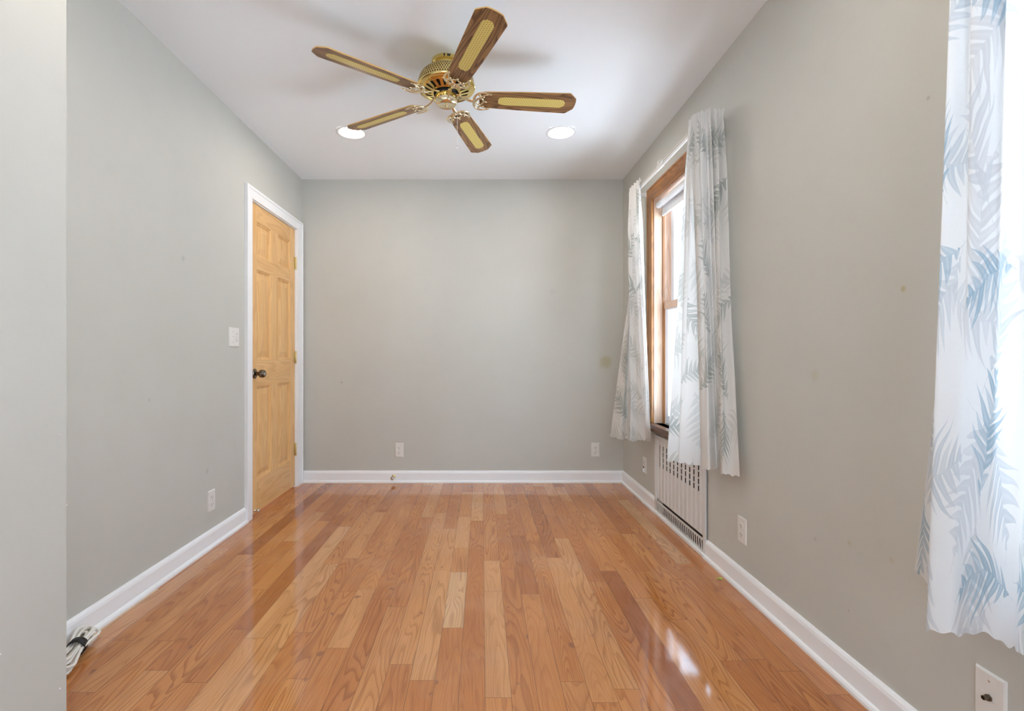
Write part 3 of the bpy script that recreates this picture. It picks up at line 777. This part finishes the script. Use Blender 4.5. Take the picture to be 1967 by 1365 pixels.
# ================================================================== outlets and switches
def plate_on(name, wall, px, py, label, kind='outlet', wd=.070, ht=.116, plate=None, group=None, cat='outlet', YZ=None):
    """wall: 'B','R','L'; built facing +x' in a local frame, then turned"""
    if wall == 'B': loc = (xat(px, YB), YB, zat(py, YB)); rz = -PI / 2
    elif wall == 'R':
        Y, z = YZ if YZ else (rwY(px), None); z = z if z is not None else zat(py, Y); loc = (R, Y, z); rz = PI
    else: Y = lwY(px); loc = (-L, Y, zat(py, Y)); rz = 0
    d = empty(name, loc); d.rotation_euler = (0, 0, rz); tag(d, label, cat, group)
    # local: x out of wall, y sideways, z up
    bm = bmesh.new(); t = .006
    a = [bm.verts.new((0, y, z)) for y, z in ((-wd / 2, -ht / 2), (wd / 2, -ht / 2), (wd / 2, ht / 2), (-wd / 2, ht / 2))]
    b = [bm.verts.new((t, y, z)) for y, z in ((-wd / 2 + .004, -ht / 2 + .004), (wd / 2 - .004, -ht / 2 + .004), (wd / 2 - .004, ht / 2 - .004), (-wd / 2 + .004, ht / 2 - .004))]
    bm.faces.new(a); bm.faces.new(b)
    for i in range(4): bm.faces.new((a[i], a[(i + 1) % 4], b[(i + 1) % 4], b[i]))
    obj('cover_plate', bm, M_plate, d, bevel=.001)
    def socket(yo, zo):
        bm = bmesh.new(); P = []
        for k in range(32):
            an = 2 * PI * k / 32; y = .0165 * math.cos(an); z = .0165 * math.sin(an); P.append((y, max(-.0125, min(.0125, z))))
        Mx = Matrix.Translation((t, yo, zo)) @ Matrix(((0, 0, 1, 0), (1, 0, 0, 0), (0, 1, 0, 0), (0, 0, 0, 1)))
        extrude_poly(bm, P, -.001, .0018, Mx)
        s = obj('socket', bm, M_plate, d)
        bm = bmesh.new()
        for yy, hh in ((-.0062, .0042), (.0062, .0035)): box(bm, t + .0012, t + .0022, yo + yy - .0011, yo + yy + .0011, zo + .002 - hh, zo + .002 + hh)
        lathe(bm, [(0, 0), (.0023, 0), (.0023, .001), (0, .001)], 12, Matrix.Translation((t + .0012, yo, zo - .007)) @ Matrix.Rotation(PI / 2, 4, 'Y'))
        obj('slots', bm, M_dark, s)
    def screw(yo, zo, r=.0028):
        bm = bmesh.new(); lathe(bm, [(0, 0), (r, 0), (r, .0008), (r * .6, .0014), (0, .0015)], 14, Matrix.Translation((t - .0003, yo, zo)) @ Matrix.Rotation(PI / 2, 4, 'Y'))
        obj('screw', bm, M_nickel, d, smooth=True)
    if kind == 'outlet':
        socket(0, .0195); socket(0, -.0195); screw(0, 0)
    elif kind == 'switch':
        for yy in (-.023,):
            bm = bmesh.new(); box(bm, t, t + .0012, yy - .005, yy + .005, -.012, .012); obj('switch_slot', bm, M_trim, d)
            bm = bmesh.new(); box(bm, t, t + .011, yy - .0035, yy + .0035, -.002, .008, ); obj('toggle', bm, M_plate, d, bevel=.001)
            screw(yy, .03); screw(yy, -.03)
        socket(.023, .0195); socket(.023, -.0195); screw(.023, 0)
    elif kind == 'coax':
        screw(0, .038, .003)
        bm = bmesh.new(); Mx = Matrix.Translation((t, 0, 0)) @ Matrix.Rotation(PI / 2, 4, 'Y')
        lathe(bm, [(0, 0), (.0078, 0), (.0078, .004), (.0055, .0045), (.0055, .014), (.004, .014), (.004, .008), (0, .008)], 6, Mx)
        c = obj('connector', bm, plain('tarnished_metal', (.20, .17, .13), .35, 1), d); c['label'] = 'tarnished hexagonal cable connector'
        screw(0, -.038, .003)
    elif kind == 'used':
        socket(0, .0195); socket(0, -.0195)
        bm = bmesh.new(); box(bm, t, t + .007, -.004, .006, -.020, -.011); p = obj('plug_insert', bm, M_black, d, bevel=.001); p['label'] = 'small black insert'
        bm = bmesh.new(); box(bm, t, t + .012, .004, .014, -.05, -.022); p = obj('plug_cap', bm, M_trim, d, bevel=.002); p['label'] = 'small white cap'
    return d
plate_on('wall_outlet', 'B', 767, 864, 'white outlet on the back wall, left one above the metal door stop')
plate_on('wall_outlet', 'B', 1143.5, 863.5, 'white outlet on the back wall, right one near the corner')
plate_on('wall_outlet', 'L', 405.3, 961, 'white outlet low on the left wall beside the door')
plate_on('wall_outlet', 'R', 1426.7, 1018, 'white outlet on the right wall just right of the radiator cover')
plate_on('wall_outlet', 'R', 1239, 892.5, 'white outlet with a black insert between the back corner and radiator cover', 'used')
plate_on('light_switch', 'L', 448.8, 647.2, 'white light switch plate on the left wall beside the pine door', 'switch', wd=.114, cat='light switch')
Yc = rwY(1905); zc = .322 - .058
plate_on('cable_outlet', 'R', 1905, 0, 'white cable outlet plate at the lower right corner below the blue curtain', 'coax', cat='cable outlet', YZ=(Yc, zc))

# ================================================================== door stop on the back baseboard
def make_doorstop():
    X = xat(756, YB - .02); z = zat(917, YB - .05); Y = YB - .0145
    d = empty('door_stop', (X, Y, z)); O = d.location
    tag(d, 'small round metal door stop on the back wall baseboard', 'door stop')
    Mx = Matrix.Translation((X, Y, z)) @ Matrix.Rotation(PI / 2, 4, 'X')
    bm = bmesh.new(); lathe(bm, [(0, 0), (.017, 0), (.017, .003), (.009, .007), (.007, .012), (.007, .04), (.010, .045), (0, .045)], 24, Mx)
    obj('stem', bm, M_brassh, d, off=O, autosmooth=50)
    bm = bmesh.new(); lathe(bm, [(0, .045), (.014, .045), (.0165, .050), (.0165, .058), (.013, .064), (0, .065)], 24, Mx)
    obj('cap', bm, M_nickel, d, off=O, autosmooth=50)
make_doorstop()

# ================================================================== leaf scrap on the floor
def make_leaf():
    c = Vector((xat(1383, 2.268), 2.268, .002)); bm = bmesh.new()
    for a, l, wd in ((3.3, .020, .0075), (1.2, .013, .006), (5.4, .014, .006), (.1, .014, .006)):
        ax = Vector((math.cos(a), math.sin(a), 0)); sd = Vector((-math.sin(a), math.cos(a), 0)); P = []
        for k in range(5):
            t = k / 4; wv = wd * math.sin(PI * (.12 + .80 * t)); hh = .004 * math.sin(PI * t) + .001
            P.append((c + ax * l * t + sd * wv / 2 + Vector((0, 0, hh)), c + ax * l * t - sd * wv / 2 + Vector((0, 0, hh))))
        r = [[bm.verts.new(p + Vector((0, 0, dz))) for p in pq] for pq in P for dz in (0,)]
        for p, q in zip(r, r[1:]): bm.faces.new((p[0], p[1], q[1], q[0]))
    o = obj('leaf', bm, plain('lime_green_leaf', (.50, .72, .03), .45), off=c); o.location = c
    s = o.modifiers.new('thick', 'SOLIDIFY'); s.thickness = .0008
    tag(o, 'tiny lime green leaf scrap on the floor beside the right baseboard', 'leaf')
make_leaf()

# ================================================================== bundled extension cord
def make_cord():
    rnd = random.Random(4)
    A = Vector((-1.426, 1.765, .036)); Bp = Vector((-1.362, 1.560, .028))
    ax = (A - Bp).normalized(); side = ax.cross(Vector((0, 0, 1))).normalized(); up = Vector((0, 0, 1)); C = (A + Bp) / 2; hl = (A - Bp).length / 2
    C = Bp + (A - Bp) * .50
    d = empty('extension_cord', (C.x, C.y, 0)); O = d.location
    tag(d, 'coiled white extension cord bundled on the floor against the left baseboard', 'extension cord')
    M_cord = plain('ivory_cord', (.84, .82, .77), .4)
    bm = bmesh.new()
    for k in range(11):
        o1 = rnd.uniform(-.016, .016); o2 = rnd.uniform(-.018, .026); ln = hl * rnd.uniform(.82, 1.08); wd = rnd.uniform(.016, .034); tilt = rnd.uniform(-.5, .5) ; pts = []
        for i in range(36):
            a = 2 * PI * i / 36; s = math.cos(a); q = math.sin(a)
            px_ = ln * s; pinch = .50 + .50 * min(1, (abs(s)) ** 1.1) if abs(s) < .86 else 1 * (1 - ((abs(s) - .86) / .14) ** 2 * .05)
            ly = wd * (1 if q > 0 else -1) * min(1, abs(q) * 1.6) * pinch + o1 * pinch
            lz = (o2 + math.sin(tilt) * ly) * pinch
            p = C + ax * px_ + side * ly + up * lz
            p.z = max(.0052, p.z); p.x = max(p.x, -L + .033)
            pts.append(p)
        tube(bm, pts, .0050, 8, closed=True)
    # loose tail
    tube(bm, spline([Bp + side * .01, Bp - ax * .03 + side * .02 + Vector((0, 0, -.018)), Bp - ax * .02 - side * .03 + Vector((0, 0, -.020)), Bp + ax * .03 - side * .045 + Vector((0, 0, -.021))], 6), .0044, 8)
    obj('cord', bm, M_cord, d, smooth=True, off=O)
    bm = bmesh.new(); n = 28; rows = []
    for s in (-.014, .014):
        rows.append([]); rows.append([])
        for k in range(n):
            a = 2 * PI * k / n
            for ri, rr in ((0, 1.0), (1, 1.12)):
                p = C + ax * (s + .02) + side * math.cos(a) * .026 * rr + up * (math.sin(a) * .025 * rr + .003)
                p.z = max(.001 if ri else .003, p.z); rows[-2 + ri].append(bm.verts.new(p))
    i0, o0, i1, o1_ = rows
    for k in range(n):
        j = (k + 1) % n
        bm.faces.new((o0[k], o0[j], o1_[j], o1_[k])); bm.faces.new((i0[k], i1[k], i1[j], i0[j])); bm.faces.new((o0[k], i0[k], i0[j], o0[j])); bm.faces.new((o1_[k], o1_[j], i1[j], i1[k]))
    st = obj('strap', bm, M_strap, d, smooth=True, off=O); st['label'] = 'black hook-and-loop strap'
make_cord()

# ================================================================== recessed lights, the seen pair and added fill
lab = ['lit recessed ceiling light at left, partly behind a fan blade', 'lit recessed ceiling light at right, clear of the fan',
       'added unseen fill light nearer the camera, above the left side', 'added unseen fill light nearer the camera, above the right side',
       'added unseen fill light behind the camera, left', 'added unseen fill light behind the camera, right']
for i, (x, y) in enumerate(CANS):
    d = empty('recessed_light', (x, y, ZC)); tag(d, lab[i], 'ceiling light', 'recessed ceiling lights'); O = d.location
    Mx = Matrix.Translation((x, y, ZC))
    bm = bmesh.new(); lathe(bm, [(.074, .02), (.075, .001), (.078, -.003), (.090, -.004), (.096, -.002), (.096, 0), (.074, 0)], 48, Mx); obj('trim_ring', bm, M_sash, d, off=O, autosmooth=50)
    bm = bmesh.new(); lathe(bm, [(0, .006), (.05, .0055), (.0742, .003)], 48, Mx); obj('lens', bm, M_lamp, d, off=O, smooth=True)

# ================================================================== ceiling fan
def make_fan():
    HX, HY = xat(857, 2.39), 2.39
    fan = empty('ceiling_fan', (HX, HY, ZC))
    tag(fan, 'brass ceiling fan with five walnut and cane blades', 'ceiling fan')
    bm = bmesh.new(); lathe(bm, [(0, 0), (.066, 0), (.0715, -.004), (.0715, -.020), (.066, -.025), (.062, -.028), (.060, -.044), (.052, -.047), (.05, -.056), (0, -.056)], 64)
    obj('canopy', bm, M_brass, fan, autosmooth=35)
    bm = bmesh.new()                                  # fluted collar under the canopy rim
    for k in range(48):
        a = 2 * PI * k / 48; Mx = Matrix.Rotation(a, 4, 'Z') @ Matrix.Translation((.0625, 0, -.035)); box(bm, -.002, .002, -.0022, .0022, -.009, .009, Mx)
    obj('fluted_collar', bm, M_brass, fan)
    for a in (-1.62, -1.38, -1.27):
        bm = bmesh.new(); lathe(bm, [(0, 0), (.004, 0), (.004, .006), (0, .007)], 10, Matrix.Rotation(a, 4, 'Z') @ Matrix.Translation((.0708, 0, -.012)) @ Matrix.Rotation(PI / 2, 4, 'Y'))
        obj('canopy_screw', bm, M_dark, fan)
    bm = bmesh.new(); lathe(bm, [(.05, -.052), (.092, -.056), (.104, -.060), (.112, -.066)], 96); lathe(bm, [(.139, -.1255), (.1425, -.129), (.1425, -.134), (.139, -.139), (.132, -.1415), (.126, -.1405), (.124, -.134), (.136, -.127)], 96)
    obj('motor_housing', bm, M_brass, fan, autosmooth=50)
    bm = bmesh.new(); lathe(bm, [(.112, -.066), (.122, -.074), (.130, -.086), (.1355, -.100), (.1385, -.114), (.139, -.1255)], 96); p = obj('vent_band', bm, M_perf, fan, smooth=True); p['label'] = 'perforated brass band'
    # underside: dark bowl behind brass spokes
    bm = bmesh.new(); lathe(bm, [(.126, -.134), (.10, -.137), (.06, -.146), (.048, -.148), (.048, -.163), (0, -.163)], 64); obj('motor_core', bm, M_black, fan, smooth=True)
    bm = bmesh.new(); nsp = 20
    lathe(bm, [(.129, -.1405), (.113, -.1455), (.110, -.1475), (.108, -.144), (.12, -.138)], 80)
    lathe(bm, [(.072, -.159), (.065, -.1615), (.061, -.160), (.066, -.155)], 80)
    for k in range(nsp):
        a = 2 * PI * (k + .5) / nsp; Mx = Matrix.Rotation(a, 4, 'Z')
        P = [(.112, -.1460, .0150), (.107, -.148, .0092), (.095, -.1518, .0078), (.082, -.1558, .0072), (.074, -.158, .0085), (.068, -.1602, .0102)]; prev = None
        for (r, z, w_) in P:
            ring = [bm.verts.new(Mx @ Vector((r, s * w_, z + dz))) for s, dz in ((-1, 0), (1, 0), (1, .004), (-1, .004))]
            if prev:
                for i in range(4): bm.faces.new((prev[i], prev[(i + 1) % 4], ring[(i + 1) % 4], ring[i]))
            prev = ring
    obj('vent_spokes', bm, M_brass, fan, autosmooth=40)
    bm = bmesh.new(); lathe(bm, [(.047, -.157), (.049, -.163), (.049, -.170), (0.03, -.171)], 64)
    obj('rotor_ring', bm, M_black, fan, smooth=True)
    bm = bmesh.new(); lathe(bm, [(.03, -.168), (.049, -.169), (.0515, -.172), (.0515, -.205), (.050, -.212), (.043, -.2185), (.037, -.2205), (.035, -.2190), (.012, -.2195), (0, -.2195)], 64)
    sw = obj('switch_housing', bm, M_arm, fan, autosmooth=40)
    bm = bmesh.new()
    for k in range(44):
        a = 2 * PI * k / 44; box(bm, -.0016, .0016, -.0017, .0017, -.0075, .0075, Matrix.Rotation(a, 4, 'Z') @ Matrix.Translation((.0517, 0, -.180)))
    obj('fluted_band', bm, M_brass, sw)
    bm = bmesh.new(); lathe(bm, [(0, -.2195), (.005, -.220), (.005, -.223), (0, -.2245)], 16); obj('finial', bm, M_brassh, sw, smooth=True)
    # pull chain
    bm = bmesh.new(); cx_, cy_ = .0560, -.018
    zb = -.425
    tube(bm, [(cx_ - .008, cy_, -.190), (cx_, cy_, -.194), (cx_, cy_, zb)], .0009, 6)
    for k in range(60): 
        z = -.198 - k * (abs(zb) - .198) / 60; bmesh.ops.create_icosphere(bm, subdivisions=1, radius=.0013, matrix=Matrix.Translation((cx_, cy_, z)))
    ch = obj('pull_chain', bm, M_nickel, fan, smooth=True)
    bm = bmesh.new(); lathe(bm, [(0, .006), (.0022, .004), (.0028, -.004), (.0015, -.012), (0, -.013)], 12, Matrix.Translation((cx_, cy_, zb))); obj('pull_knob', bm, M_nickel, ch, smooth=True)
    # blades
    BZ = -.184; PITCH = R_(-13)
    def outline():
        r0, r1 = .158, .628; P = []
        w0, w1 = .050, .0655
        # root (rounded), then sides widening to the tip, then the clipped tip
        for k in range(7):
            a = PI / 2 + PI * k / 6; P.append((r0 + .022 + .022 * math.cos(a), (w0 - .0) * math.sin(a) * 1.0))
        P += [(r0 + .20, -w0 - .009), (r1 - .040, -w1), (r1 - .034, -w1 + .003), (r1 - .006, -w1 + .030), (r1 - .003, -w1 + .035), (r1, -.012), (r1, .012), (r1 - .003, w1 - .035), (r1 - .006, w1 - .030), (r1 - .034, w1 - .003), (r1 - .040, w1), (r0 + .20, w0 + .009)]
        return P
    def cane_outline():
        a, b, w_ = .250, .575, .026
        return [(a, -.012), (a + .006, -.019), (a + .028, -w_), (b - .022, -w_), (b - .010, -.020), (b, -.010), (b, .010), (b - .010, .020), (b - .022, w_), (a + .028, w_), (a + .006, .019), (a, .012)]
    def arm_mesh():
        bm = bmesh.new()
        # strap from the rotor to the bracket; dips then rises to the blade
        P = spline([(.044, 0, .018), (.062, 0, .017), (.085, 0, .006), (.110, 0, -.005), (.138, 0, -.0075)], 6)
        n = len(P); tube(bm, P, [.0125 - .0055 * math.sin(PI * i / (n - 1)) for i in range(n)], 10, flat=.38)
        Z = -.0075
        def curve(pts, r0, r1, nn=6):
            Q = spline([(x, y, Z) for x, y in pts], nn); m = len(Q); tube(bm, Q, [r0 + (r1 - r0) * (i / (m - 1)) for i in range(m)], 8, flat=.6)
        for s in (-1, 1):
            curve([(.134, 0), (.134, s * .022), (.143, s * .043), (.163, s * .0555), (.188, s * .0545), (.214, s * .046)], .0085, .0030)
            curve([(.160, s * .030), (.172, s * .034), (.190, s * .043), (.212, s * .046)], .0052, .0030)
            curve([(.142, s * .002), (.150, s * .014), (.160, s * .022), (.160, s * .036), (.150, s * .044)], .0058, .0046)
            curve([(.160, s * .024), (.172, s * .016), (.176, s * .006), (.190, 0)], .0050, .0040)
        for (x, y) in ((.190, 0), (.178, .030), (.178, -.030)):
            lathe(bm, [(0, -.0055), (.003, -.005), (.0045, -.002), (.0045, .003), (0, .003)], 12, Matrix.Translation((x, y, Z)))
        return bm
    angles = [5, 73.5, 149, 216.5, 290.3]
    first = None
    mb = None
    for ang in angles:
        Mx = Matrix.Translation((0, 0, BZ)) @ Matrix.Rotation(R_(ang), 4, 'Z') @ Matrix.Rotation(PITCH, 4, 'X') @ Matrix.Scale(1.03, 4)
        if first is None:
            bm = bmesh.new(); extrude_poly(bm, outline(), 0, .006)
            bl = obj('fan_blade', bm, None, fan, bevel=.0012, mats=[M_blade, M_bladeedge])
            for p in bl.data.polygons:
                if abs(p.normal.z) < .5: p.material_index = 1
            bm = bmesh.new(); extrude_poly(bm, cane_outline(), -.0014, .0004); cn = obj('cane_panel', bm, M_cane, bl); cn['label'] = 'yellow woven cane inset'
            ar = obj('blade_arm', arm_mesh(), M_arm, fan, smooth=True); ar['label'] = 'pale brass scrolled arm'
            first = (bl, cn, ar)
        else:
            bl = first[0].copy(); cn = first[1].copy(); ar = first[2].copy()
            link(bl, fan); link(cn, bl); link(ar, fan)
        bl.matrix_local = Mx; ar.matrix_local = Mx
        ar.matrix_local = Matrix.Translation((0, 0, BZ)) @ Matrix.Rotation(R_(ang), 4, 'Z') @ Matrix.Rotation(PITCH * .9, 4, 'X') @ Matrix.Scale(1.03, 4)
make_fan()
